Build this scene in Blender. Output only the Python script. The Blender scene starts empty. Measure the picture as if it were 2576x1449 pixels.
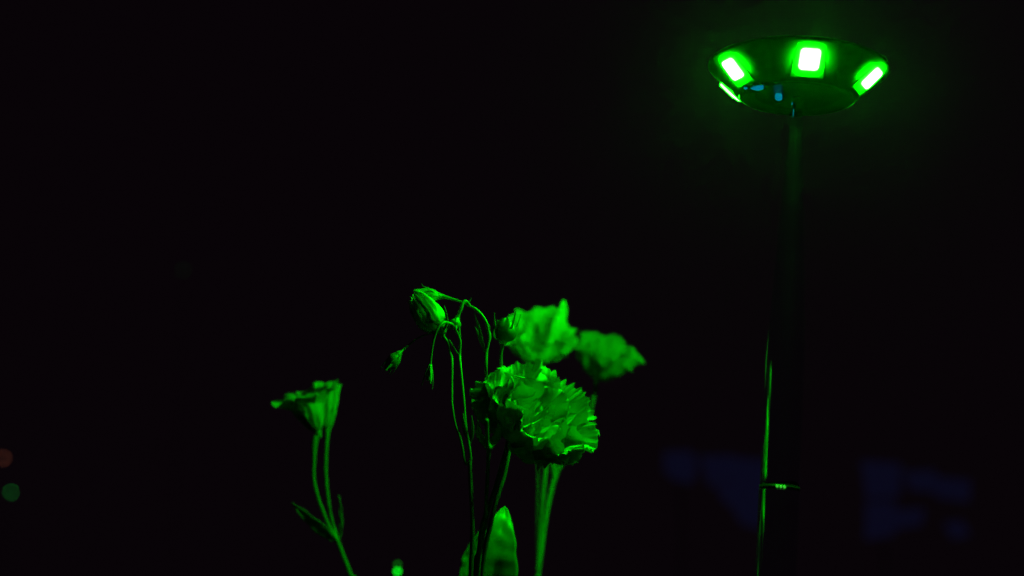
import bpy, math, random
from mathutils import Vector, Matrix, noise

# ------------------------------------------------------------------ camera, world, exposure
scene = bpy.context.scene
COL = scene.collection
R_ = math.radians
V = Vector
FOCUS, FRAME_W, PITCH, CAM_Z = 0.90, 0.55, R_(11.0), 0.30
cam_data = bpy.data.cameras.new('camera')
cam_data.sensor_width = 36.0
cam_data.lens = 36.0 * FOCUS / FRAME_W
cam_data.clip_start, cam_data.clip_end = 0.02, 300.0
cam_data.dof.use_dof = True
cam_data.dof.focus_distance = FOCUS
cam_data.dof.aperture_fstop = 5.3
camera = bpy.data.objects.new('camera', cam_data)
COL.objects.link(camera)
camera.location = (0, 0, CAM_Z)
camera.rotation_euler = (R_(90) + PITCH, 0, 0)
scene.camera = camera

world = bpy.data.worlds.new('World')
scene.world = world
world.use_nodes = True
bg = world.node_tree.nodes['Background']
bg.inputs[0].default_value = (0.0024, 0.0011, 0.0021, 1)     # a moonless night sky, faintly purple
bg.inputs[1].default_value = 1.0

vs = scene.view_settings
vs.view_transform = 'Standard'
vs.look = 'None'
vs.exposure = 0.0
vs.gamma = 1.0
scene.cycles.use_denoising = True
scene.cycles.max_bounces = 8
scene.cycles.transmission_bounces = 4
scene.cycles.volume_bounces = 0
scene.cycles.sample_clamp_indirect = 4.0

LED = 1400.0                # radiance of the lamp's green panels
HAZE = 0.0012               # per metre

# ------------------------------------------------------------------ helpers
RIGHT = V((1, 0, 0))
FWD = V((0, math.cos(PITCH), math.sin(PITCH)))
UP = V((0, -math.sin(PITCH), math.cos(PITCH)))
CAM = V((0, 0, CAM_Z))
PX = FRAME_W / 2576.0      # metres per unit at the focus distance


def at(x, y, off=0.0):
    """the point `off` metres beyond the focus plane that is seen at (x, y) of a 2576 x 1449 frame"""
    d = FOCUS + off
    k = PX * d / FOCUS
    return CAM + FWD * d + RIGHT * ((x - 1288) * k) + UP * ((724.5 - y) * k)


def dirv(r, u, t):
    """direction: r right, u up, t towards the viewer's side"""
    return (RIGHT * r + UP * u - FWD * t).normalized()


def mesh(name, verts, faces, mat, parent=None, base=None, smooth=True, solid=0.0):
    b = base if base is not None else V((0, 0, 0))
    me = bpy.data.meshes.new(name)
    me.from_pydata([(v - b)[:] for v in verts], [], faces)
    if smooth:
        me.polygons.foreach_set('use_smooth', [True] * len(me.polygons))
    me.materials.append(mat)
    me.update()
    o = bpy.data.objects.new(name, me)
    COL.objects.link(o)
    if parent is not None:
        o.parent = parent
    if solid:
        m = o.modifiers.new('thickness', 'SOLIDIFY')
        m.thickness = solid
        m.offset = 0
    return o


def thing(name, loc, label, cat, group=None):
    o = bpy.data.objects.new(name, None)
    o.empty_display_size = 0.02
    COL.objects.link(o)
    o.location = loc
    o['label'], o['category'] = label, cat
    if group:
        o['group'] = group
    return o


def spline(pts, n=8):
    """Catmull-Rom through the points (any tuples of numbers or vectors)"""
    out = []
    P = [pts[0]] + list(pts) + [pts[-1]]
    for i in range(1, len(P) - 2):
        a, b, c, d = P[i - 1], P[i], P[i + 1], P[i + 2]
        for k in range(n):
            t = k / n
            out.append(0.5 * ((2 * b) + (c - a) * t + (2 * a - 5 * b + 4 * c - d) * t * t + (3 * b - a - 3 * c + d) * t ** 3))
    out.append(P[-2])
    return out


class Geo:
    def __init__(self):
        self.v, self.f = [], []

    def add(self, v, f):
        k = len(self.v)
        self.v += v
        self.f += [tuple(i + k for i in q) for q in f]

    def tube(self, pts, radii, seg=8, n=6, bump=0.0):
        pts = spline([V(p) for p in pts], n)
        rr = spline(list(radii), n) if len(radii) > 2 else [radii[0] + (radii[-1] - radii[0]) * i / (len(pts) - 1) for i in range(len(pts))]
        if len(rr) != len(pts):
            m = len(rr) - 1
            q = []
            for i in range(len(pts)):
                u = i / (len(pts) - 1) * m
                j = min(int(u), m - 1)
                q.append(rr[j] + (rr[j + 1] - rr[j]) * (u - j))
            rr = q
        t = (pts[1] - pts[0]).normalized()
        nrm = t.orthogonal().normalized()
        v, f = [], []
        for i, p in enumerate(pts):
            t2 = (pts[min(i + 1, len(pts) - 1)] - pts[max(i - 1, 0)]).normalized()
            nrm = (nrm - t2 * nrm.dot(t2)).normalized()
            b = t2.cross(nrm)
            for k in range(seg):
                a = 2 * math.pi * k / seg
                r = rr[i]
                if bump:
                    r *= 1 + bump * noise.noise(p * 160 + V((k * 3.1, 0, 0)))
                v.append(p + (nrm * math.cos(a) + b * math.sin(a)) * r)
        for i in range(len(pts) - 1):
            for k in range(seg):
                k2 = (k + 1) % seg
                f.append((i * seg + k, i * seg + k2, (i + 1) * seg + k2, (i + 1) * seg + k))
        f.append(tuple(range(seg))[::-1])
        f.append(tuple((len(pts) - 1) * seg + k for k in range(seg)))
        self.add(v, f)

    def lathe(self, c, axis, prof, seg=48):
        """prof: list of (radius, height) along the axis from c"""
        axis = axis.normalized()
        e = axis.orthogonal().normalized()
        g = axis.cross(e)
        v, f = [], []
        for r, h in prof:
            r = max(r, 1e-5)
            for k in range(seg):
                a = 2 * math.pi * k / seg
                v.append(c + axis * h + (e * math.cos(a) + g * math.sin(a)) * r)
        for i in range(len(prof) - 1):
            for k in range(seg):
                k2 = (k + 1) % seg
                f.append((i * seg + k, i * seg + k2, (i + 1) * seg + k2, (i + 1) * seg + k))
        self.add(v, f)

    def blade(self, pts, widths, face, fold=0.25, nt=9, n=6, wave=0.0, seed=0.0):
        """a leaf or sepal: midrib points, half widths, the side it faces"""
        pts = spline([V(p) for p in pts], n)
        ww = []
        m = len(widths) - 1
        for i in range(len(pts)):
            u = i / (len(pts) - 1) * m
            j = min(int(u), m - 1)
            s = u - j
            s = s * s * (3 - 2 * s) if 0 < j < m - 1 else s
            ww.append(widths[j] + (widths[j + 1] - widths[j]) * s)
        v, f = [], []
        for i, p in enumerate(pts):
            t = (pts[min(i + 1, len(pts) - 1)] - pts[max(i - 1, 0)]).normalized()
            side = t.cross(face).normalized()
            nn = side.cross(t).normalized()
            for k in range(nt):
                u = 2 * k / (nt - 1) - 1
                z = fold * abs(u) * ww[i]
                if wave:
                    z += wave * noise.noise(V((i * 0.35, u * 1.6 + seed, seed)))
                v.append(p + side * (u * ww[i]) + nn * z)
        for i in range(len(pts) - 1):
            for k in range(nt - 1):
                f.append((i * nt + k, i * nt + k + 1, (i + 1) * nt + k + 1, (i + 1) * nt + k))
        self.add(v, f)

    def build(self, name, mat, parent=None, base=None, smooth=True, solid=0.0):
        return mesh(name, self.v, self.f, mat, parent, base, smooth, solid)


# ------------------------------------------------------------------ materials
def nodes(name):
    m = bpy.data.materials.new(name)
    m.use_nodes = True
    nt = m.node_tree
    return m, nt, nt.nodes, nt.links


def principled(name, col, rough=0.5, metal=0.0, spec=0.5, noise_scale=0.0, noise_amt=0.0, bump=0.0):
    m, nt, N, L = nodes(name)
    b = N['Principled BSDF']
    b.inputs['Base Color'].default_value = (*col, 1)
    b.inputs['Roughness'].default_value = rough
    b.inputs['Metallic'].default_value = metal
    b.inputs['Specular IOR Level'].default_value = spec
    if noise_scale:
        tc = N.new('ShaderNodeTexCoord')
        nz = N.new('ShaderNodeTexNoise')
        nz.inputs['Scale'].default_value = noise_scale
        nz.inputs['Detail'].default_value = 6
        L.new(tc.outputs['Object'], nz.inputs['Vector'])
        mx = N.new('ShaderNodeMix')
        mx.data_type = 'RGBA'
        mx.inputs[6].default_value = (*[c * (1 - noise_amt) for c in col], 1)
        mx.inputs[7].default_value = (*[min(1, c * (1 + noise_amt)) for c in col], 1)
        L.new(nz.outputs['Fac'], mx.inputs[0])
        L.new(mx.outputs[2], b.inputs['Base Color'])
        rr = N.new('ShaderNodeMapRange')
        rr.inputs[3].default_value = rough * 0.7
        rr.inputs[4].default_value = min(1, rough * 1.4)
        L.new(nz.outputs['Fac'], rr.inputs[0])
        L.new(rr.outputs[0], b.inputs['Roughness'])
        if bump:
            bp = N.new('ShaderNodeBump')
            bp.inputs['Strength'].default_value = bump
            bp.inputs['Distance'].default_value = 0.0005
            L.new(nz.outputs['Fac'], bp.inputs['Height'])
            L.new(bp.outputs[0], b.inputs['Normal'])
    return m


def tissue(name, col, trans_col, trans, gloss, scale, amt, rough=0.45, bump=0.3):
    """thin plant tissue: diffuse, light coming through, a little sheen"""
    m, nt, N, L = nodes(name)
    N.remove(N['Principled BSDF'])
    out = N['Material Output']
    tc = N.new('ShaderNodeTexCoord')
    nz = N.new('ShaderNodeTexNoise')
    nz.inputs['Scale'].default_value = scale
    nz.inputs['Detail'].default_value = 5
    nz.inputs['Distortion'].default_value = 0.6
    L.new(tc.outputs['Object'], nz.inputs['Vector'])
    def mixcol(c):
        mx = N.new('ShaderNodeMix')
        mx.data_type = 'RGBA'
        mx.inputs[6].default_value = (*[k * (1 - amt) for k in c], 1)
        mx.inputs[7].default_value = (*[min(0.95, k * (1 + amt)) for k in c], 1)
        L.new(nz.outputs['Fac'], mx.inputs[0])
        return mx.outputs[2]
    bp = N.new('ShaderNodeBump')
    bp.inputs['Strength'].default_value = bump
    bp.inputs['Distance'].default_value = 0.0006
    L.new(nz.outputs['Fac'], bp.inputs['Height'])
    d = N.new('ShaderNodeBsdfDiffuse')
    t = N.new('ShaderNodeBsdfTranslucent')
    g = N.new('ShaderNodeBsdfGlossy')
    g.inputs['Roughness'].default_value = rough
    L.new(mixcol(col), d.inputs[0])
    L.new(mixcol(trans_col), t.inputs[0])
    for s in (d, t, g):
        L.new(bp.outputs[0], s.inputs['Normal'])
    a = N.new('ShaderNodeMixShader')
    a.inputs[0].default_value = trans
    L.new(d.outputs[0], a.inputs[1])
    L.new(t.outputs[0], a.inputs[2])
    b = N.new('ShaderNodeMixShader')
    b.inputs[0].default_value = gloss
    L.new(a.outputs[0], b.inputs[1])
    L.new(g.outputs[0], b.inputs[2])
    L.new(b.outputs[0], out.inputs['Surface'])
    return m


def emitter(name, col, strength):
    m, nt, N, L = nodes(name)
    N.remove(N['Principled BSDF'])
    e = N.new('ShaderNodeEmission')
    e.inputs[0].default_value = (*col, 1)
    e.inputs[1].default_value = strength
    L.new(e.outputs[0], N['Material Output'].inputs['Surface'])
    return m


def veins(m):
    nt = m.node_tree
    N, L = nt.nodes, nt.links
    at_ = N.new('ShaderNodeAttribute')
    at_.attribute_name = 'grain'
    nz = N.new('ShaderNodeTexNoise')
    nz.inputs['Scale'].default_value = 1.0
    nz.inputs['Detail'].default_value = 4
    L.new(at_.outputs['Vector'], nz.inputs['Vector'])
    bp = next(n for n in N if n.bl_idname == 'ShaderNodeBump')
    L.new(nz.outputs['Fac'], bp.inputs['Height'])
    bp.inputs['Strength'].default_value = 0.5
    return m


M_PETAL = tissue('petal_white', (0.48, 0.37, 0.50), (0.40, 0.34, 0.42), 0.11, 0.012, 260, 0.16, rough=0.6)
veins(M_PETAL)
M_PALE = veins(tissue('petal_pale', (0.78, 0.70, 0.72), (0.60, 0.55, 0.55), 0.15, 0.012, 200, 0.15, rough=0.6))
M_BUDPETAL = tissue('bud_petal', (0.52, 0.50, 0.42), (0.40, 0.41, 0.3), 0.2, 0.05, 260, 0.15)
M_DARKBUD = tissue('bud_dark', (0.045, 0.075, 0.04), (0.04, 0.08, 0.03), 0.1, 0.05, 200, 0.3)
M_LEAF = tissue('leaf_green', (0.075, 0.19, 0.065), (0.075, 0.22, 0.045), 0.25, 0.06, 120, 0.35)
M_SEPAL = tissue('sepal_green', (0.12, 0.27, 0.10), (0.11, 0.27, 0.07), 0.2, 0.06, 300, 0.3)
M_STEM = principled('stem_green', (0.065, 0.155, 0.055), 0.42, 0, 0.5, 180, 0.3, 0.4)
M_POLE = principled('pole_metal', (0.66, 0.70, 0.80), 0.09, 1.0, 0.5, 40, 0.1)
M_COLLAR = principled('collar_black', (0.02, 0.02, 0.022), 0.25, 0, 0.5, 80, 0.2)
M_SHELL = principled('lamp_shell', (0.055, 0.055, 0.057), 0.38, 0, 0.5, 90, 0.15)
M_PLATE = principled('lamp_plate', (0.03, 0.03, 0.032), 0.32, 0, 0.5, 60, 0.2)
M_TRAY = principled('tray_white', (0.11, 0.11, 0.11), 0.5, 0, 0.4, 90, 0.08)
M_LED = emitter('led_green', (0.0010, 1.0, 0.0009), LED)
M_DOT = emitter('glint_green', (0.07, 1.0, 0.05), 0.55)
M_BLUE = emitter('patch_blue', (0.0, 0.55, 0.85), 0.32)
M_DARK = principled('dark_post', (0.03, 0.03, 0.03), 0.6, 0, 0.4, 30, 0.3)
M_SOIL = principled('dark_soil', (0.045, 0.035, 0.026), 0.95, 0, 0.2, 14, 0.5, 0.8)


# ------------------------------------------------------------------ ground
g = Geo()
n, half = 48, 15.0
for j in range(n + 1):
    for i in range(n + 1):
        x, y = -half + 2 * half * i / n, -half + 2 * half * j / n
        g.v.append(V((x, y + 2, 0.012 * noise.noise(V((x * 1.3, y * 1.3, 0))) - 0.012)))
for j in range(n):
    for i in range(n):
        a = j * (n + 1) + i
        g.f.append((a, a + 1, a + n + 2, a + n + 1))
ground = g.build('ground', M_SOIL)
ground['kind'] = 'structure'
GZ = -0.014


# ------------------------------------------------------------------ the lamp
LO = 0.0
SC = 0.95 * (FOCUS + LO) / 0.865                           # the head's size at that distance
head_c = at(2005, 246, LO)                         # middle of the underside
ray = (at(1951, 1449, 0) - CAM).normalized()
foot_seen = CAM + ray * (head_c.y / ray.y)
AX = (head_c - foot_seen).normalized()             # the post leans a little
pole_foot = head_c - AX * ((head_c.z - GZ + 0.004) / AX.z)
lamp = thing('garden_lamp', pole_foot, 'glowing green garden lamp with a saucer head of square light panels', 'lamp')
plen = (head_c - pole_foot).length
joint_y = None


def on_axis(y):
    """distance along the post (from the foot) of the point seen at picture height y"""
    lo, hi = 0.0, plen
    for _ in range(50):
        mid = (lo + hi) / 2
        p = pole_foot + AX * mid - CAM
        py = 724.5 - (p.dot(UP) / p.dot(FWD)) * FOCUS / PX
        if py > y:
            lo = mid
        else:
            hi = mid
    return lo


k = PX * (FOCUS + LO) / FOCUS
hj = on_axis(1228)
ht = on_axis(900)
g = Geo()
g.lathe(pole_foot, AX, [(0, 0), (49 * k, 0), (49 * k, hj - 0.0016), (47.5 * k, hj - 0.0008), (0, hj - 0.0008)])
g.build('lower_post', M_POLE, lamp, pole_foot)
g = Geo()
prof = [(0, hj + 0.0008), (46 * k, hj + 0.0008), (47 * k, hj + 0.002)]
for i in range(41):
    u = i / 40
    h = hj + 0.004 + (plen - hj - 0.004) * u
    s = min(1, max(0, (h - ht) / (plen - ht)))
    prof.append(((47 - 33 * s) * k, h))
prof.append((0, plen))
g.lathe(pole_foot, AX, prof)
g.build('upper_post', M_POLE, lamp, pole_foot)
g = Geo()
g.lathe(pole_foot, AX, [(40 * k, hj - 0.0009), (48.6 * k, hj - 0.0009), (48.6 * k, hj + 0.0009), (40 * k, hj + 0.0009)])
collar = g.build('collar', M_COLLAR, lamp, pole_foot)

tocam = CAM - head_c
E0 = (tocam - AX * tocam.dot(AX)).normalized()
E1 = AX.cross(E0).normalized()
if E1.dot(RIGHT) < 0:
    E1 = -E1


def polar(c, th, r, h):
    return c + (E0 * math.cos(R_(th)) + E1 * math.sin(R_(th))) * r + AX * h


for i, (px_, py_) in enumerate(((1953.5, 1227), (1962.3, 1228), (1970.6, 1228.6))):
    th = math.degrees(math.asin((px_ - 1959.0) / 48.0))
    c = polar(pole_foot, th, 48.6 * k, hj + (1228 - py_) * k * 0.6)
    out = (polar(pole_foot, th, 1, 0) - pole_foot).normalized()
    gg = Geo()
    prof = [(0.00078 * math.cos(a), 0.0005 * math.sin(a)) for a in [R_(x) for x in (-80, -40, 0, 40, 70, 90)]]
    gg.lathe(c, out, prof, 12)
    gg.build('collar_glint', M_DOT, collar, pole_foot)  # glowing beads stand in for the panels' reflections on the collar edge

r1, r2, hh = 32.0e-3 * SC, 49.0e-3 * SC, 16.6e-3 * SC
g = Geo()
g.lathe(head_c, AX, [(r1 - 0.0006, 0.0), (r1, 0.0004), (r2 - 0.0008, hh - 0.001), (r2, hh), (r2 - 0.0002, hh + 0.0008), (r2 - 0.002, hh + 0.0016),
                     (r2 * 0.9, hh + 0.003), (r2 * 0.72, hh + 0.006), (r2 * 0.45, hh + 0.0085), (r2 * 0.2, hh + 0.0095), (0, hh + 0.010)], 96)
shell = g.build('head_shell', M_SHELL, lamp, pole_foot)
g = Geo()
g.lathe(head_c, AX, [(r1 - 0.0006, 0.0001), (r1 - 0.0016, -0.0006), (r1 - 0.003, -0.0004), (0.0235, 0.0012), (0.0225, 0.0006), (0.0215, 0.0012), (0.005, 0.0018), (0.0, 0.0018)], 96)
plate = g.build('base_plate', M_PLATE, lamp, pole_foot)

slope = math.atan2(hh, r2 - r1)


def rounded(w, l, r, n=6):
    out = []
    for cx, cy, a0 in ((w / 2 - r, l / 2 - r, 0), (-w / 2 + r, l / 2 - r, 90), (-w / 2 + r, -l / 2 + r, 180), (w / 2 - r, -l / 2 + r, 270)):
        for q in range(n + 1):
            a = R_(a0 + 90 * q / n)
            out.append((cx + r * math.cos(a), cy + r * math.sin(a)))
    return out


def slab(outline, z0, z1, to, inset=0.0):
    g = Geo()
    m = len(outline)
    for z, s in ((z0, 1), (z1 - inset, 1), (z1, 1 - (inset / 0.006 if inset else 0))):
        g.v += [to(x * s, y * s, z) for x, y in outline]
    for a in (0, m):
        for q in range(m):
            q2 = (q + 1) % m
            g.f.append((a + q, a + q2, a + m + q2, a + m + q))
    g.f.append(tuple(range(2 * m, 3 * m)))
    g.f.append(tuple(range(m))[::-1])
    return g


for th in (-116, -58, 8, 73, 140, 190):
    radial = E0 * math.cos(R_(th)) + E1 * math.sin(R_(th))
    side = AX.cross(radial)
    along = radial * math.cos(slope) + AX * math.sin(slope)
    outn = radial * math.sin(slope) - AX * math.cos(slope)
    mid = head_c + radial * (r1 + (r2 - r1) * 0.50) + AX * (hh * 0.50)

    def to(x, y, z, mid=mid, side=side, along=along, outn=outn):
        return mid + side * x + along * y + outn * z
    g = Geo()
    nu, nw = 8, 10
    for lift in (0.00012, -0.001):
        for a in range(nu + 1):
            u = 0.06 + 0.84 * a / nu
            wth = (0.0088 - 0.0016 * a / nu) * SC
            rr = r1 + (r2 - r1) * u
            for c in range(nw + 1):
                q = math.degrees(wth * (2 * c / nw - 1) / rr)
                p = polar(head_c, th + q, rr, hh * u)
                rd = E0 * math.cos(R_(th + q)) + E1 * math.sin(R_(th + q))
                g.v.append(p + (rd * math.sin(slope) - AX * math.cos(slope)) * lift)
    w1, tot = nw + 1, (nu + 1) * (nw + 1)
    for a in range(nu):
        for c in range(nw):
            g.f.append((a * w1 + c, a * w1 + c + 1, (a + 1) * w1 + c + 1, (a + 1) * w1 + c))
    rim = [c for c in range(w1)] + [a * w1 + nw for a in range(1, nu + 1)] + [nu * w1 + c for c in range(nw - 1, -1, -1)] + [a * w1 for a in range(nu - 1, 0, -1)]
    for q in range(len(rim)):
        p, p2 = rim[q], rim[(q + 1) % len(rim)]
        g.f.append((p, p2, p2 + tot, p + tot))
    tray = g.build('light_tray', M_TRAY, lamp, pole_foot, smooth=False)
    slab(rounded(0.0106 * SC, 0.0124 * SC, 0.0022 * SC), -0.0006, 0.0011, to, 0.0003).build('light_panel', M_LED, tray, pole_foot, smooth=False)

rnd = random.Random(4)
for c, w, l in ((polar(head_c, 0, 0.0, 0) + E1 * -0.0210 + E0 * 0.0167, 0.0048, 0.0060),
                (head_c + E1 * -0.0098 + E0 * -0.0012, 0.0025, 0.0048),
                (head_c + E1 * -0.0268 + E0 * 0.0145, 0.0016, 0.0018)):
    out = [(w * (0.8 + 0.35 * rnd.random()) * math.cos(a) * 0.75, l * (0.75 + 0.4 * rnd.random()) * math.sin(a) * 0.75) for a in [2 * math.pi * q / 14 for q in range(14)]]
    slab(out, -0.0022, 0.0005, lambda x, y, z, c=c: c + E1 * x + E0 * y - AX * z).build('blue_patch', M_BLUE, plate, pole_foot, smooth=False)  # emissive blue patches with uneven outlines on the base plate


# ------------------------------------------------------------------ flowers
def prof_at(prof, s):
    m = len(prof) - 1
    u = min(max(s, 0), 1) * m
    j = min(int(u), m - 1)
    t = u - j
    a, b, c, d = prof[max(j - 1, 0)], prof[j], prof[j + 1], prof[min(j + 2, m)]
    return tuple(0.5 * (2 * b[i] + (c[i] - a[i]) * t + (2 * a[i] - 5 * b[i] + 4 * c[i] - d[i]) * t * t + (3 * b[i] - a[i] - 3 * c[i] + d[i]) * t ** 3) for i in (0, 1))


def frame(axis, ref=None):
    axis = axis.normalized()
    ref = ref if ref is not None else RIGHT
    e = ref - axis * ref.dot(axis)
    if e.length < 1e-3:
        e = UP - axis * UP.dot(axis)
    e.normalize()
    return axis, e, axis.cross(e).normalized()


GRAIN = [None]


def petal(origin, fr, prof, R, H, phi, hw, rnd, ruffle=0.06, waves=3.0, frill=0.02, frills=14, crumple=0.05, spiral=0.0, lean=0.0,
          round_=0.22, ns=20, nt=27, twist=0.0, reach=1.0):
    ax, e, f_ = fr
    seed = rnd.random() * 100
    p1, p2, p3 = (rnd.random() * 6.28 for _ in range(3))
    v, f = [], []
    for i in range(ns + 1):
        s0 = i / ns
        for q in range(nt):
            t = 2 * q / (nt - 1) - 1
            edge = (1 - round_ * abs(t) ** 2.6 - 0.05 * (1 + math.sin(2.2 * t + p3))) * reach
            edge += frill * (math.sin(frills * t + p2) * 0.5 + noise.noise(V((t * frills * 0.42, seed, 1.7))) * 1.9)
            s = s0 * edge
            r, h = prof_at(prof, s)
            r1_, h1_ = prof_at(prof, s + 0.03)
            tr, th_ = r1_ - r, h1_ - h
            ln = math.hypot(tr * R, th_ * H) or 1
            nr, nh = th_ * H / ln, -tr * R / ln
            a = phi + t * hw * (0.55 + 0.45 * min(1, s * 1.6)) + twist * s
            grow = s ** 2.2
            w = R * (ruffle * grow * math.sin(waves * t * math.pi + p1) + frill * 0.9 * s ** 9 * math.sin(frills * t * 1.25 + p2)
                     + frill * 1.8 * s ** 6 * noise.noise(V((t * frills * 0.7, s * 3, seed))))
            w += R * crumple * min(1, s * 2) * noise.noise(V((t * 2.1 + seed, s * 3.2, seed)))
            w += R * spiral * t * min(1, s * 3)
            rr = r * R + nr * w
            hv = h * H + nh * w + lean * H * s * s
            v.append(origin + ax * hv + (e * math.cos(a) + f_ * math.sin(a)) * rr)
    for i in range(ns):
        for q in range(nt - 1):
            f.append((i * nt + q, i * nt + q + 1, (i + 1) * nt + q + 1, (i + 1) * nt + q))
    GRAIN[0] = [((2 * q / (nt - 1) - 1) * 26 + seed, i / ns * 3.0, seed) for i in range(ns + 1) for q in range(nt)]
    return v, f


def sepals(parent, base, origin, fr, r, L, n, rnd, spread=0.3, width=0.0011, curl=0.0, droop=None):
    ax, e, f_ = fr
    for i in range(n):
        a = 2 * math.pi * (i + rnd.uniform(-0.25, 0.25)) / n
        out = e * math.cos(a) + f_ * math.sin(a)
        l = L * rnd.uniform(0.8, 1.2)
        sp = spread * rnd.uniform(0.5, 1.5)
        pts = [origin + out * r * 0.6, origin + out * (r * 1.15 + sp * l * 0.18) + ax * l * 0.33,
               origin + out * (r * 1.25 + sp * l * 0.5) + ax * l * 0.68,
               origin + out * (r * 1.1 + sp * l * (1 + curl)) + ax * l + e * rnd.uniform(-.1, .1) * l]
        g = Geo()
        g.blade(pts, [width * 0.8, width, width * 0.7, width * 0.12], out, 0.3, 5, 5)
        g.build('sepal', M_SEPAL, parent, base, solid=0.0003)


TRUMPET = [(0.03, 0.0), (0.13, 0.18), (0.26, 0.42), (0.46, 0.68), (0.78, 0.90), (1.02, 0.93)]
BOWL = [(0.03, 0.0), (0.30, 0.10), (0.58, 0.32), (0.80, 0.58), (0.95, 0.82), (1.08, 0.98)]
CUP = [(0.03, 0.0), (0.34, 0.16), (0.55, 0.42), (0.66, 0.70), (0.72, 0.92), (0.84, 1.08)]
INNER = [(0.02, 0.05), (0.20, 0.22), (0.34, 0.48), (0.44, 0.74), (0.50, 0.95), (0.58, 1.06)]
HEART = [(0.01, 0.10), (0.09, 0.30), (0.15, 0.55), (0.20, 0.78), (0.24, 0.94), (0.32, 1.02)]
CLOSED = [(0.05, 0.0), (0.60, 0.14), (0.95, 0.36), (0.92, 0.60), (0.62, 0.84), (0.22, 1.03)]


def grain(o):
    a = o.data.attributes.new('grain', 'FLOAT_VECTOR', 'POINT')
    a.data.foreach_set('vector', [c for p in GRAIN[0] for c in p])
    return o


def flower(parent, base, origin, axis, R, H, layers, seed, sep=True, mat=None, ref=None, sepw=0.0011, name='flower'):
    """the receptacle is the part; each petal and sepal is a piece of it"""
    rnd = random.Random(seed)
    fr = frame(axis, ref)
    g = Geo()
    rr = max(0.0022, R * 0.10)
    g.lathe(origin, fr[0], [(0, -0.004), (rr * 0.55, -0.0035), (rr * 0.9, -0.001), (rr * 1.15, 0.002), (rr, 0.005), (0, 0.006)], 16)
    head = g.build(name, M_SEPAL, parent, base)
    for ly in layers:
        ly = dict(ly)
        n, prof, off = ly.pop('n'), ly.pop('prof'), ly.pop('off', 0.0)
        sr, sh, hw = ly.pop('sr', 1.0), ly.pop('sh', 1.0), ly.pop('hw', 0.8)
        skip = ly.pop('skip', ())
        for i in range(n):
            if i in skip:
                continue
            phi = 2 * math.pi * (i + off + rnd.uniform(-0.12, 0.12)) / n
            kw = dict(ly)
            kw['lean'] = kw.get('lean', 0) + rnd.uniform(-0.07, 0.07)
            v, f = petal(origin, fr, prof, R * sr * rnd.uniform(0.92, 1.06), H * sh * rnd.uniform(0.94, 1.05), phi, hw, rnd, **kw)
            grain(mesh('petal', v, f, mat or M_PETAL, head, base))
    if sep:
        sepals(head, base, origin, fr, rr * 0.9, H * 0.5, 5, rnd, 0.35, sepw)
    return head


def bud(parent, base, origin, axis, R, H, seed, petals=4, crumple=0.05, ruffle=0.02, frill=0.02, sep=True, mat=None, seplen=1.0, spread=0.3, sepw=0.0009, hw=1.25, prof=CLOSED, round_=0.15, reach=1.0):
    rnd = random.Random(seed)
    fr = frame(axis)
    g = Geo()
    g.lathe(origin, fr[0], [(0, -0.0015), (R * 0.26, -0.001), (R * 0.5, H * 0.06), (R * 0.62, H * 0.14), (R * 0.55, H * 0.2), (0, H * 0.22)], 16)
    head = g.build('bud', M_SEPAL, parent, base)
    for i in range(petals):
        phi = 2 * math.pi * i / petals + rnd.uniform(-0.2, 0.2)
        v, f = petal(origin, fr, prof, R * rnd.uniform(0.92, 1.04), H * rnd.uniform(0.95, 1.05), phi, hw, rnd, ruffle=ruffle, waves=2, frill=frill, frills=11,
                     crumple=crumple, spiral=0.10, round_=round_, ns=18, nt=21, twist=0.5, reach=reach)
        mesh('petal', v, f, mat or M_BUDPETAL, head, base)
    if sep:
        sepals(head, base, origin, fr, R * 0.55, H * seplen, 5, rnd, spread, sepw)
    return head


def stem_pts(pts, off=0.0):
    out = []
    for p in pts:
        out.append(at(p[0], p[1], p[2] if len(p) > 2 else off))
    return out


def root(p, drift=0.0):
    """continue a stem from a point below the picture down to the soil"""
    return [p + V((drift * 0.4, 0.002, -0.10)), V((p.x + drift, p.y + 0.004, GZ - 0.004))]


R2576 = PX
GROUP = 'lisianthus sprigs standing beside the lamp'
DEEP = [(0.03, 0.0), (0.32, 0.12), (0.56, 0.36), (0.71, 0.64), (0.80, 0.90), (0.96, 1.06)]
FLAT = [(0.03, 0.0), (0.34, 0.06), (0.66, 0.20), (0.90, 0.42), (1.05, 0.60), (1.16, 0.66)]
DOUBLE = [
    dict(n=5, prof=FLAT, hw=0.80, sr=0.86, skip=(3,), ruffle=0.11, waves=2.6, frill=0.040, frills=36, crumple=0.10, nt=121, ns=26),
    dict(n=5, prof=DEEP, hw=0.78, off=0.5, sr=0.98, sh=0.98, ruffle=0.16, waves=2.0, frill=0.036, frills=34, crumple=0.12, nt=111, ns=26),
    dict(n=4, prof=CUP, hw=0.66, off=0.1, sr=0.92, sh=0.98, ruffle=0.26, waves=1.6, frill=0.036, frills=26, crumple=0.22, nt=81, ns=24),
    dict(n=4, prof=INNER, hw=0.60, off=0.55, sr=0.95, sh=0.90, ruffle=0.30, waves=1.2, frill=0.04, frills=18, crumple=0.24, nt=61, ns=22),
    dict(n=2, prof=HEART, hw=0.8, off=0.25, sr=1.1, sh=0.78, ruffle=0.24, waves=1.1, frill=0.045, frills=14, crumple=0.18, nt=41, ns=20),
]

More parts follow.
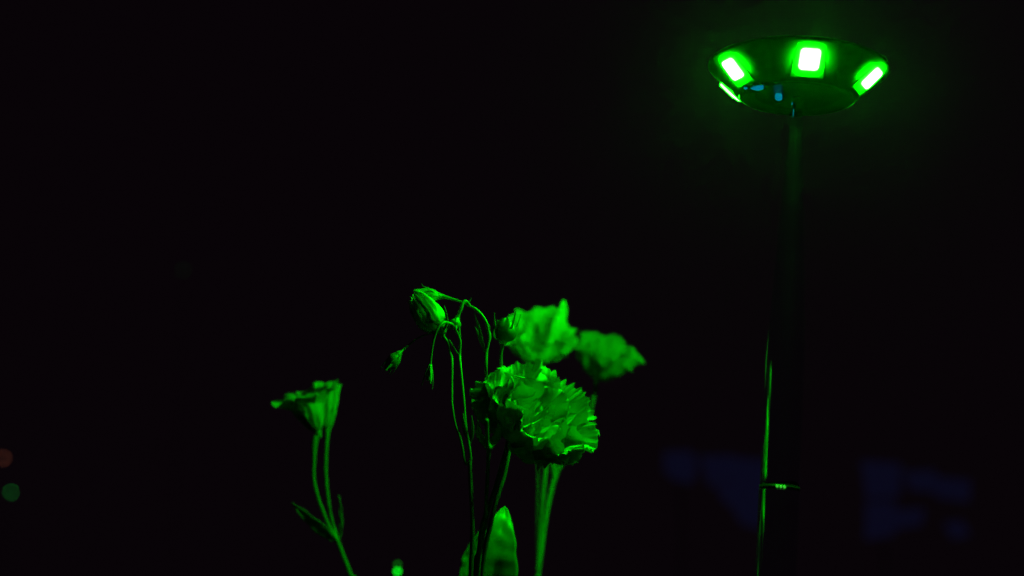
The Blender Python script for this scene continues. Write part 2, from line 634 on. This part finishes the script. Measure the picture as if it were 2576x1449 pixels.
# --- sprig with the big ruffled flower in front
fa = dirv(0.56, 0.60, 0.56)
fo = at(1370, 1028, 0.0) - fa * 0.029
st = [fo - fa * 0.003, at(1268, 1150, 0.010), at(1250, 1215, 0.009), at(1226, 1290, 0.010), at(1208, 1380, 0.012), at(1195, 1470, 0.012)]
st += root(st[-1])
s_front = thing('flower_sprig', st[-1], 'flower sprig in front whose large double bloom has frilled petals facing the lamp', 'flower', GROUP)
b = st[-1]
da = dirv(-0.62, -0.40, 0.62)
do = at(1238, 1030, 0.018) - da * 0.020
g = Geo()
g.tube(st, [0.0014, 0.0012, 0.0012, 0.0013, 0.0015, 0.0016, 0.0018, 0.002], bump=0.1)
g.tube([do - da * 0.002, do - da * 0.010 - UP * 0.004, at(1285, 1085, 0.020), at(1269, 1150, 0.012), at(1251, 1212, 0.010)], [0.0011, 0.0011], bump=0.1)
g.build('stem', M_STEM, s_front, b)
flower(s_front, b, fo, fa, 0.0335, 0.034, DOUBLE, 14)
SIDE = [dict(n=5, prof=BOWL, hw=0.9, ruffle=0.08, waves=3, frill=0.04, frills=14, crumple=0.08, nt=37, ns=20),
        dict(n=4, prof=CUP, hw=0.85, off=0.5, sr=0.95, sh=0.95, ruffle=0.10, waves=2.4, frill=0.035, frills=12, crumple=0.1, nt=27, ns=18)]
flower(s_front, b, do, da, 0.0165, 0.021, SIDE, 23)
# the broad leaf below it
lp = [at(1240, 1560, 0.050), at(1242, 1480, 0.046), at(1248, 1400, 0.046), at(1260, 1330, 0.050), at(1271, 1274, 0.058)]
g = Geo()
g.blade(lp, [0.003, 0.0116, 0.0130, 0.0104, 0.0066, 0.0002], dirv(0.15, 0.05, 1), 0.22, 13, 8, 0.0009, 3.0)
g.tube([at(1214, 1560, 0.013), at(1226, 1556, 0.016), lp[0]], [0.0012, 0.0014], 6, 4)
g.build('leaf', M_LEAF, s_front, b, solid=0.0004)

# --- sprig with the half open bud and two drooping buds
st = [at(1182, 1158, -0.024), at(1183, 1198, -0.025), at(1188, 1307, -0.026), at(1188.5, 1345, -0.026), at(1184, 1449, -0.026), at(1180, 1500, -0.026)]
st += root(st[-1])
b = st[-1]
s_bud = thing('bud_sprig', b, 'thin forked sprig with a half open bud above two small drooping buds', 'flower', GROUP)
g = Geo()
g.tube(st, [0.0010, 0.0011, 0.0011, 0.0013, 0.0013, 0.0015, 0.0017, 0.0018], bump=0.1)
g.tube(stem_pts([(1182, 1160, -0.024), (1171, 1164, -0.024), (1158, 1102, -0.022), (1147, 1073, -0.02), (1139, 1030, -0.018), (1136.5, 1000, -0.016), (1137, 910, -0.01), (1133, 889), (1126, 862), (1116, 847), (1112, 836)], -0.004), [0.0009, 0.0008, 0.0007, 0.0006, 0.0006, 0.0006, 0.0007, 0.0007, 0.0008, 0.0010, 0.0015], bump=0.12)
g.tube(stem_pts([(1182, 1160, -0.024), (1184, 1150, -0.024), (1178, 1107, -0.022), (1172, 1070, -0.02), (1167, 1006, -0.016), (1160, 932, -0.01), (1156, 893), (1158, 860), (1152, 841), (1145, 829, -0.008), (1138, 816, -0.014), (1128, 812.5, -0.018), (1117, 811, -0.021), (1109, 816, -0.023), (1100, 828, -0.024), (1092, 851, -0.024), (1086.5, 879, -0.024), (1083, 911, -0.024), (1082, 918, -0.024)], -0.004), [0.0009, 0.0008, 0.0007, 0.0006, 0.0006, 0.0006, 0.0008, 0.0007, 0.0006, 0.0007, 0.0007, 0.0008, 0.0009, 0.0008, 0.0007, 0.0006, 0.0006, 0.0006, 0.0008], bump=0.12)
g.tube(stem_pts([(1155.5, 893), (1149, 886), (1138, 868), (1130, 855)], -0.004), [0.0006, 0.0004], bump=0.1)
g.tube(stem_pts([(1114, 841, -0.004), (1105, 838, -0.002), (1075, 841, -0.002), (1049, 852, -0.004), (1028, 868, -0.008), (1006, 887, -0.014)]), [0.0006, 0.0004, 0.0004, 0.0005, 0.0007], bump=0.1)
g.build('stem', M_STEM, s_bud, b)
HALF = [(0.06, 0.0), (0.58, 0.12), (0.98, 0.32), (1.0, 0.55), (0.80, 0.80), (0.42, 1.02)]
ba = dirv(-0.60, 0.78, 0.12)
bud(s_bud, b, at(1113, 836, -0.004), ba, 0.0072, 0.0245, 5, petals=6, crumple=0.16, ruffle=0.16, frill=0.07, sep=False, hw=1.0, prof=HALF)
for pts in ([(1112, 824), (1103, 815), (1093, 810), (1079, 804)], [(1111, 826), (1101, 816), (1086, 811), (1068, 812)], [(1116, 828), (1124, 815), (1122, 790), (1117, 768)]):
    g = Geo()
    g.blade(stem_pts(pts, -0.012), [0.0008, 0.0008, 0.0006, 0.0001], dirv(-0.2, 0.3, 0.9), 0.3, 5, 5)
    g.build('sepal', M_SEPAL, s_bud, b, solid=0.0003)
bud(s_bud, b, at(1082, 918, -0.024), dirv(-0.12, -0.95, 0.1), 0.0020, 0.0082, 7, petals=3, seplen=1.35, spread=0.25, mat=M_SEPAL, sepw=0.0006)
bud(s_bud, b, at(1006, 887, -0.014), dirv(-0.58, -0.76, 0.2), 0.0034, 0.0120, 8, petals=3, seplen=1.15, spread=0.12, mat=M_SEPAL, sepw=0.0008)
for pts, w in (([(1178, 1106), (1170, 1085), (1166, 1062), (1165, 1040)], 0.0012), ([(1180, 1120), (1187, 1098), (1189, 1072), (1186, 1045)], 0.0011), ([(1156, 860), (1157.5, 845), (1156.5, 834), (1155, 824)], 0.0005)):
    g = Geo()
    g.blade(stem_pts(pts, -0.021 if pts[0][1] > 1000 else 0.0), [w * 0.5, w, w * 0.8, 0.0001], dirv(-0.5, 0.2, 0.8), 0.3, 5, 5)
    g.build('bract', M_LEAF, s_bud, b, solid=0.0003)

# --- sprig arching over to the left, with a long bud and a hooked one
st = stem_pts([(1111, 745.5), (1124, 748.5), (1139, 752.5), (1162, 760), (1175, 766), (1194, 776), (1211, 791), (1224, 813), (1229, 834), (1231, 847), (1226, 874), (1222.8, 889), (1222.8, 938), (1224, 960, 0.02), (1224, 1000, 0.030), (1226, 1055, 0.004), (1229, 1112, -0.018),
               (1231, 1126, -0.024), (1229.5, 1137, -0.024), (1226, 1203, -0.020), (1223, 1260, -0.016), (1221, 1294), (1211, 1330, 0.0), (1198, 1449, 0.002), (1192, 1510, 0.002)], 0.0)
st += root(st[-1])
b = st[-1]
s_arch = thing('bud_sprig', b, 'slender sprig arching left with a long bud and a small hooked bud', 'flower', GROUP)
g = Geo()
rad = [0.0016, 0.0010, 0.0007, 0.0006, 0.0006, 0.0007, 0.0007, 0.0008, 0.0008, 0.0010, 0.0008, 0.0010, 0.0008, 0.0008, 0.0008, 0.0009, 0.0011, 0.0017, 0.0011, 0.0010, 0.0010, 0.0010, 0.0011, 0.0014, 0.0015, 0.0017, 0.0018]
g.tube(st, rad, bump=0.12)
g.tube(stem_pts([(1182, 770, -0.001), (1176.5, 762, -0.004), (1171, 757.5, -0.006), (1165, 761, -0.007), (1160, 776, -0.008), (1154, 790, -0.008), (1150.5, 798, -0.008)]), [0.0008, 0.0008, 0.0009, 0.0009, 0.0009, 0.0010, 0.0014], bump=0.1)
g.tube(stem_pts([(1230, 1127, -0.024), (1226, 1118, -0.028), (1225, 1090, -0.035), (1224.5, 1056, -0.042)]), [0.0009, 0.0010, 0.0010, 0.0010], bump=0.1)
g.build('stem', M_STEM, s_arch, b)
POD = [(0.10, 0.0), (0.62, 0.16), (1.0, 0.36), (0.92, 0.58), (0.62, 0.82), (0.45, 1.02)]
bud(s_arch, b, at(1112, 746, 0.0), dirv(-0.99, 0.11, 0.08), 0.0036, 0.0150, 15, petals=5, crumple=0.15, ruffle=0.16, frill=0.09, sep=False, seplen=0.8, spread=0.7, hw=0.95, prof=POD, sepw=0.0008)
bud(s_arch, b, at(1149.5, 800, -0.008), dirv(-0.28, -0.93, 0.2), 0.0031, 0.0068, 16, petals=4, seplen=1.25, spread=0.12, mat=M_SEPAL, sepw=0.0010)
g = Geo()
g.blade(stem_pts([(1104, 742, -0.001), (1092, 733, -0.003), (1077, 726, -0.004), (1066, 721, -0.004), (1060, 714, -0.003)]), [0.0007, 0.0008, 0.0005, 0.0003, 0.0001], dirv(0, 0.5, 0.8), 0.3, 5, 5)
g.build('sepal', M_SEPAL, s_arch, b, solid=0.0003)
for pts, w in (([(1222, 888), (1214, 866), (1209, 842), (1202, 816), (1193, 786)], 0.0009), ([(1219, 880, 0.003), (1208, 856, 0.003), (1202, 840, 0.003), (1195, 822, 0.003)], 0.0006),
               ([(1229, 834), (1231, 826), (1231, 817)], 0.0004), ([(1229, 834), (1222, 833), (1216, 832)], 0.0003), ([(1176, 764), (1182, 757), (1185, 749)], 0.0003),
               ([(1231, 1128, -0.023), (1248, 1106, -0.016), (1256, 1085, -0.010), (1252, 1058, -0.006)], 0.0030), ([(1230, 1128, -0.023), (1212, 1104, -0.016), (1204, 1082, -0.013), (1202, 1058, -0.010)], 0.0020)):
    g = Geo()
    g.blade(stem_pts(pts, 0.0), [w * 0.7, w, w * 0.9, w * 0.15], dirv(-0.4, 0.2, 0.8), 0.3, 5, 6)
    g.build('bract', M_LEAF, s_arch, b, solid=0.0003)

# --- sprig with the round closed bud
rb = at(1267, 860, 0.014)
st = [rb, at(1265, 868, 0.014), at(1261, 885, 0.015), at(1260, 907, 0.017), at(1266, 960, 0.03), at(1288, 1060, 0.038), at(1272, 1180, 0.032), at(1238, 1300, 0.024), at(1212, 1480, 0.020)]
st += root(st[-1])
b = st[-1]
s_round = thing('bud_sprig', b, 'sprig topped by a round dark closed bud with bright frayed tips', 'flower', GROUP)
g = Geo()
g.tube(st, [0.0013, 0.0010, 0.0009, 0.0009, 0.0010, 0.0011, 0.0013, 0.0014, 0.0015, 0.0016, 0.0018], bump=0.1)
g.build('stem', M_STEM, s_round, b)
BALL = [(0.08, 0.0), (0.72, 0.10), (1.0, 0.36), (0.98, 0.62), (0.72, 0.86), (0.42, 1.0)]
bud(s_round, b, rb, dirv(0.10, 0.98, -0.05), 0.0060, 0.0125, 31, mat=M_DARKBUD, petals=5, ruffle=0.06, frill=0.05, seplen=1.15, spread=0.28, hw=1.1, prof=BALL, sepw=0.0009)

lp = stem_pts([(1181, 1560), (1176, 1490), (1180, 1430), (1188, 1385), (1205, 1338)], 0.085)
g = Geo()
g.blade(lp, [0.002, 0.0042, 0.0056, 0.0054, 0.0034, 0.0001], dirv(0.1, 0.0, 1), 0.2, 9, 8, 0.0012, 9.0)
g.tube([at(1206, 1560, 0.021), at(1196, 1568, 0.05), lp[0]], [0.001, 0.001], 6, 4)
g.build('leaf', M_LEAF, s_round, b, solid=0.0004)

# --- two sprigs farther back, out of focus
BACK1 = [dict(n=5, prof=BOWL, hw=0.62, sr=1.0, sh=0.95, ruffle=0.12, waves=1.4, frill=0.03, frills=9, crumple=0.10, nt=31, ns=20),
         dict(n=4, prof=CUP, hw=0.72, off=0.4, sr=1.0, sh=1.0, ruffle=0.16, waves=1.3, frill=0.03, frills=8, crumple=0.14, nt=25, ns=18),
         dict(n=3, prof=INNER, hw=0.9, off=0.3, sr=1.0, sh=0.92, ruffle=0.14, waves=1.2, frill=0.03, frills=8, crumple=0.12, nt=21, ns=16)]
O1 = 0.30
ax1 = dirv(0.16, 0.72, 0.68)
o1 = at(1362, 850, O1) - ax1 * 0.023
st = [o1 - ax1 * 0.003, at(1368, 940, O1 + 0.004), at(1374, 1060, O1), at(1374, 1160, O1 - 0.01), at(1363, 1290, O1 - 0.02), at(1352, 1449, O1 - 0.03), at(1348, 1500, O1 - 0.03)]
st += root(st[-1])
b = st[-1]
s_back = thing('flower_sprig', b, 'blurred bright flower behind the round bud with one petal standing straight up', 'flower', GROUP)
g = Geo()
g.tube(st, [0.0016, 0.0014, 0.0014, 0.0016, 0.0014, 0.0015, 0.0018, 0.0020, 0.0022], bump=0.1)
g.tube(stem_pts([(1353, 1440, O1 - 0.03), (1353, 1290, O1 - 0.014), (1354, 1190, O1), (1351, 1140, O1 + 0.01), (1350, 1080, O1 + 0.015)]), [0.0014, 0.0012, 0.0013, 0.0022, 0.001], bump=0.1)
g.build('stem', M_STEM, s_back, b)
f1 = flower(s_back, b, o1, ax1, 0.0260, 0.0315, BACK1, 41, mat=M_PALE)
g = Geo()
g.blade([at(1388, 862, O1 - 0.012), at(1398, 826, O1 - 0.016), at(1410, 790, O1 - 0.014), at(1417, 756, O1 - 0.010)], [0.004, 0.0056, 0.0042, 0.0014], dirv(0.5, 0.2, 0.8), 0.5, 9, 6, 0.002, 2.0)
g.build('petal', M_PALE, f1, b)

O2 = 0.33
ax2 = dirv(0.26, 0.86, 0.40)
o2 = at(1526, 880, O2) - ax2 * 0.025
st = [o2 - ax2 * 0.003, at(1496, 990, O2 + 0.022), at(1470, 1080, O2 + 0.010), at(1420, 1160, O2 - 0.02), at(1398, 1195, O2 - 0.025), at(1376, 1290, O2 - 0.04), at(1354, 1449, O2 - 0.06), at(1347, 1500, O2 - 0.065)]
st += root(st[-1])
b = st[-1]
s_right = thing('flower_sprig', b, 'blurred open flower behind, farthest right of the blooms, its right petal drooping', 'flower', GROUP)
g = Geo()
g.tube(st, [0.0016, 0.0014, 0.0014, 0.0015, 0.0019, 0.0015, 0.0016, 0.0018, 0.0022, 0.0024], bump=0.1)
g.tube([at(1396, 1200, O2 - 0.025), at(1391, 1160, O2 - 0.02), at(1388, 1120, O2 - 0.015), at(1386, 1080, O2 - 0.01)], [0.0022, 0.0018], bump=0.1)
g.build('stem', M_STEM, s_right, b)
BACK2 = [dict(n=5, prof=BOWL, hw=0.74, ruffle=0.22, waves=1.4, frill=0.03, frills=8, crumple=0.14, nt=31, ns=20),
         dict(n=4, prof=CUP, hw=0.85, off=0.4, sr=0.75, sh=0.85, ruffle=0.12, waves=1.6, frill=0.03, frills=8, crumple=0.12, nt=25, ns=18)]
flower(s_right, b, o2, ax2, 0.0245, 0.029, BACK2, 52)

# --- sprig standing alone at the left
O3 = 0.17
st = stem_pts([(847, 1355), (857, 1382), (870, 1415), (883, 1449), (902, 1500)], O3)
st += root(st[-1], 0.03)
b = st[-1]
s_left = thing('flower_sprig', b, 'trumpet flower sprig standing alone on the left on two curved stems', 'flower', GROUP)
la = dirv(-0.30, 0.93, 0.12)
lo_ = at(800, 1088, O3)
ra = dirv(0.02, 0.99, 0.1)
ro_ = at(823, 1085, O3 + 0.006)
g = Geo()
g.tube(st, [0.0016, 0.0015, 0.0015, 0.0016, 0.0016, 0.0018, 0.002], bump=0.1)
g.tube([at(848, 1357, O3)] + stem_pts([(832, 1333), (813, 1288), (799, 1249), (789.5, 1204), (790, 1160), (790.5, 1119), (796, 1096)], O3), [0.0014, 0.0012, 0.0012, 0.0012, 0.0012, 0.0013, 0.0022, 0.0022], bump=0.1)
g.tube([at(849, 1357, O3 + 0.003)] + stem_pts([(840, 1329), (831, 1293), (823, 1235), (819, 1184), (821, 1124), (823, 1092)], O3 + 0.006), [0.0014, 0.0012, 0.0012, 0.0012, 0.0013, 0.0013, 0.0018], bump=0.1)
g.build('stem', M_STEM, s_left, b)
LEFT = [dict(n=5, prof=TRUMPET, hw=0.85, ruffle=0.12, waves=2, frill=0.012, frills=9, crumple=0.12, nt=31, ns=20),
        dict(n=3, prof=CUP, hw=0.9, off=0.4, sr=0.7, sh=0.9, ruffle=0.10, waves=1.6, frill=0.012, frills=8, crumple=0.12, nt=25, ns=18)]
flower(s_left, b, lo_, la, 0.0230, 0.0295, LEFT, 61, sepw=0.0013)
NARROW = [dict(n=5, prof=CUP, hw=0.95, sr=0.72, ruffle=0.10, waves=1.6, frill=0.03, frills=8, crumple=0.10, nt=27, ns=20)]
flower(s_left, b, ro_, ra, 0.0145, 0.029, NARROW, 66, sepw=0.0012)
for pts, w, fc in (([(850, 1362), (835, 1352), (806, 1328), (770, 1296), (733, 1264)], 0.0044, dirv(-0.62, 0.08, 0.8)), ([(851, 1366), (858, 1335), (858, 1300), (854, 1246)], 0.0016, dirv(-0.45, -0.05, 0.9))):
    g = Geo()
    g.blade(stem_pts(pts, O3), [0.0009, w * 0.55, w, w * 0.7, 0.0001], fc, 0.3, 9, 7, 0.001, 5.0)
    g.build('leaf', M_LEAF, s_left, b, solid=0.0004)


# ------------------------------------------------------------------ small lights far behind, thrown out of focus
def far_light(x, y, off, col, strength, diam, label, group, name='stake_light', second=None):
    c = at(x, y, off)
    t = thing(name, V((c.x, c.y, GZ)), label, 'light', group)
    base = V((c.x, c.y, GZ))
    r = diam / 2
    z = V((0, 0, 1))
    g = Geo()
    g.tube([base - z * 0.01, base + z * (c.z - base.z) * 0.5, c - z * r * 1.2], [r * 0.25, r * 0.25], 8, 2)
    g.build('post', M_DARK, t, base)
    g = Geo()
    g.lathe(c, z, [(r * math.cos(R_(a)), r * math.sin(R_(a))) for a in range(-90, 91, 15)], 20)
    g.build('bulb', emitter('bulb_light', col, strength), t, base)
    g = Geo()
    g.lathe(c + z * r * 0.75, z, [(r * 1.0, 0.0), (r * 1.02, r * 0.2), (r * 0.75, r * 0.7), (0, r * 0.85)], 20)
    g.build('cap', M_DARK, t, base)
    if second:
        g = Geo()
        g.lathe(c + z * r * 3.3, z, [(r * 0.8 * math.cos(R_(a)), r * 0.8 * math.sin(R_(a))) for a in range(-90, 91, 30)], 16)
        g.build('upper_bead', emitter('upper_bead_green', col, second), t, base)  # smaller, dimmer emissive bead above the bulb
    return t


FG = 'small lights far behind the flowers'
far_light(28, 1238, 7.2, (0.0, 1.0, 0.10), 1.5, 0.010, 'dim green round light low at the left edge under the red one', FG)
far_light(8, 1152, 7.6, (1.0, 0.28, 0.14), 1.35, 0.010, 'dim red round light cut by the left edge above the green one', FG)
far_light(461, 680, 7.8, (0.1, 1.0, 0.15), 0.10, 0.010, 'barely visible green light alone in the dark left of the buds', FG)
far_light(1000, 1437, 0.78, (0.0, 1.0, 0.01), 3.4, 0.0042, 'bright green round light at the bottom edge between left flower and buds', FG, second=0.45)


# ------------------------------------------------------------------ blue signs far behind the lamp
M_SIGN = emitter('sign_blue', (0.26, 0.24, 1.0), 0.0105)


def sign(outlines, off, label):
    cx = sum(p[0] for p in outlines[0]) / len(outlines[0])
    cy = max(p[1] for p in outlines[0])
    c = at(cx, cy, off)
    base = V((c.x, c.y + 0.03, GZ))
    t = thing('lit_sign', base, label, 'sign', 'dim blue signs behind the lamp')
    g = Geo()
    for dx in (0.0,):
        g.tube([base + V((dx, 0, -0.01)), base + V((dx, 0, 0.3)), V((base.x + dx, base.y, c.z + 0.10))], [0.003, 0.003], 8, 2)
    g.build('post', M_DARK, t, base)
    for ol in outlines:
        g = Geo()
        mx, my = sum(p[0] for p in ol) / len(ol), sum(p[1] for p in ol) / len(ol)
        front = [at(mx + (x - mx) * 1.22, my + (y - my) * 1.22, off) for x, y in ol]
        m = len(front)
        ctr = at(cx, cy - 60, off)
        pl = [V((p.x, c.y, p.z)) for p in front]
        g.v = pl + [p + V((0, 0.025, 0)) for p in pl]
        g.f = [tuple(range(m)), tuple(range(m, 2 * m))[::-1]] + [(q, (q + 1) % m, m + (q + 1) % m, m + q) for q in range(m)]
        g.build('lit_panel', M_SIGN, t, base, smooth=False)
    return t


sign([[(1680, 1142), (1738, 1140), (1748, 1170), (1738, 1208), (1700, 1200), (1680, 1180)], [(1772, 1152), (1842, 1150), (1850, 1196), (1790, 1214)], [(1856, 1160), (1925, 1168), (1925, 1262), (1850, 1256)],
      [(1806, 1224), (1846, 1214), (1850, 1268), (1826, 1262)], [(1846, 1272), (1930, 1276), (1930, 1330), (1872, 1316)]], 5.0, 'dim blue patchy panel with a slanted lower edge left of the lamp post')
sign([[(2182, 1166), (2262, 1172), (2256, 1240), (2190, 1246)], [(2286, 1190), (2350, 1186), (2346, 1232), (2300, 1226)], [(2362, 1204), (2436, 1212), (2430, 1256), (2366, 1246)],
      [(2186, 1272), (2244, 1268), (2240, 1340), (2182, 1350)], [(2254, 1286), (2318, 1284), (2310, 1318), (2258, 1326)], [(2380, 1318), (2416, 1314), (2430, 1346), (2396, 1352)]], 5.2, 'dim blue ragged sign standing off to the right of the lamp post')


# ------------------------------------------------------------------ thin haze added to imitate lens bloom round the lamp
hz = Geo()
x0, x1, y0, y1, z0, z1 = -17.0, 17.0, -15.0, 19.5, -1.1, 4.0
hz.v = [V(p) for p in ((x0, y0, z0), (x1, y0, z0), (x1, y1, z0), (x0, y1, z0), (x0, y0, z1), (x1, y0, z1), (x1, y1, z1), (x0, y1, z1))]
hz.f = [(3, 2, 1, 0), (4, 5, 6, 7), (0, 1, 5, 4), (1, 2, 6, 5), (2, 3, 7, 6), (3, 0, 4, 7)]
m, nt, N, L = nodes('bloom_haze')
N.remove(N['Principled BSDF'])
pv = N.new('ShaderNodeVolumePrincipled')
pv.inputs['Color'].default_value = (0.9, 0.9, 0.9, 1)
pv.inputs['Density'].default_value = HAZE
pv.inputs['Anisotropy'].default_value = 0.965
L.new(pv.outputs[0], N['Material Output'].inputs['Volume'])
haze = hz.build('haze', m, smooth=False)
haze['kind'] = 'stuff'
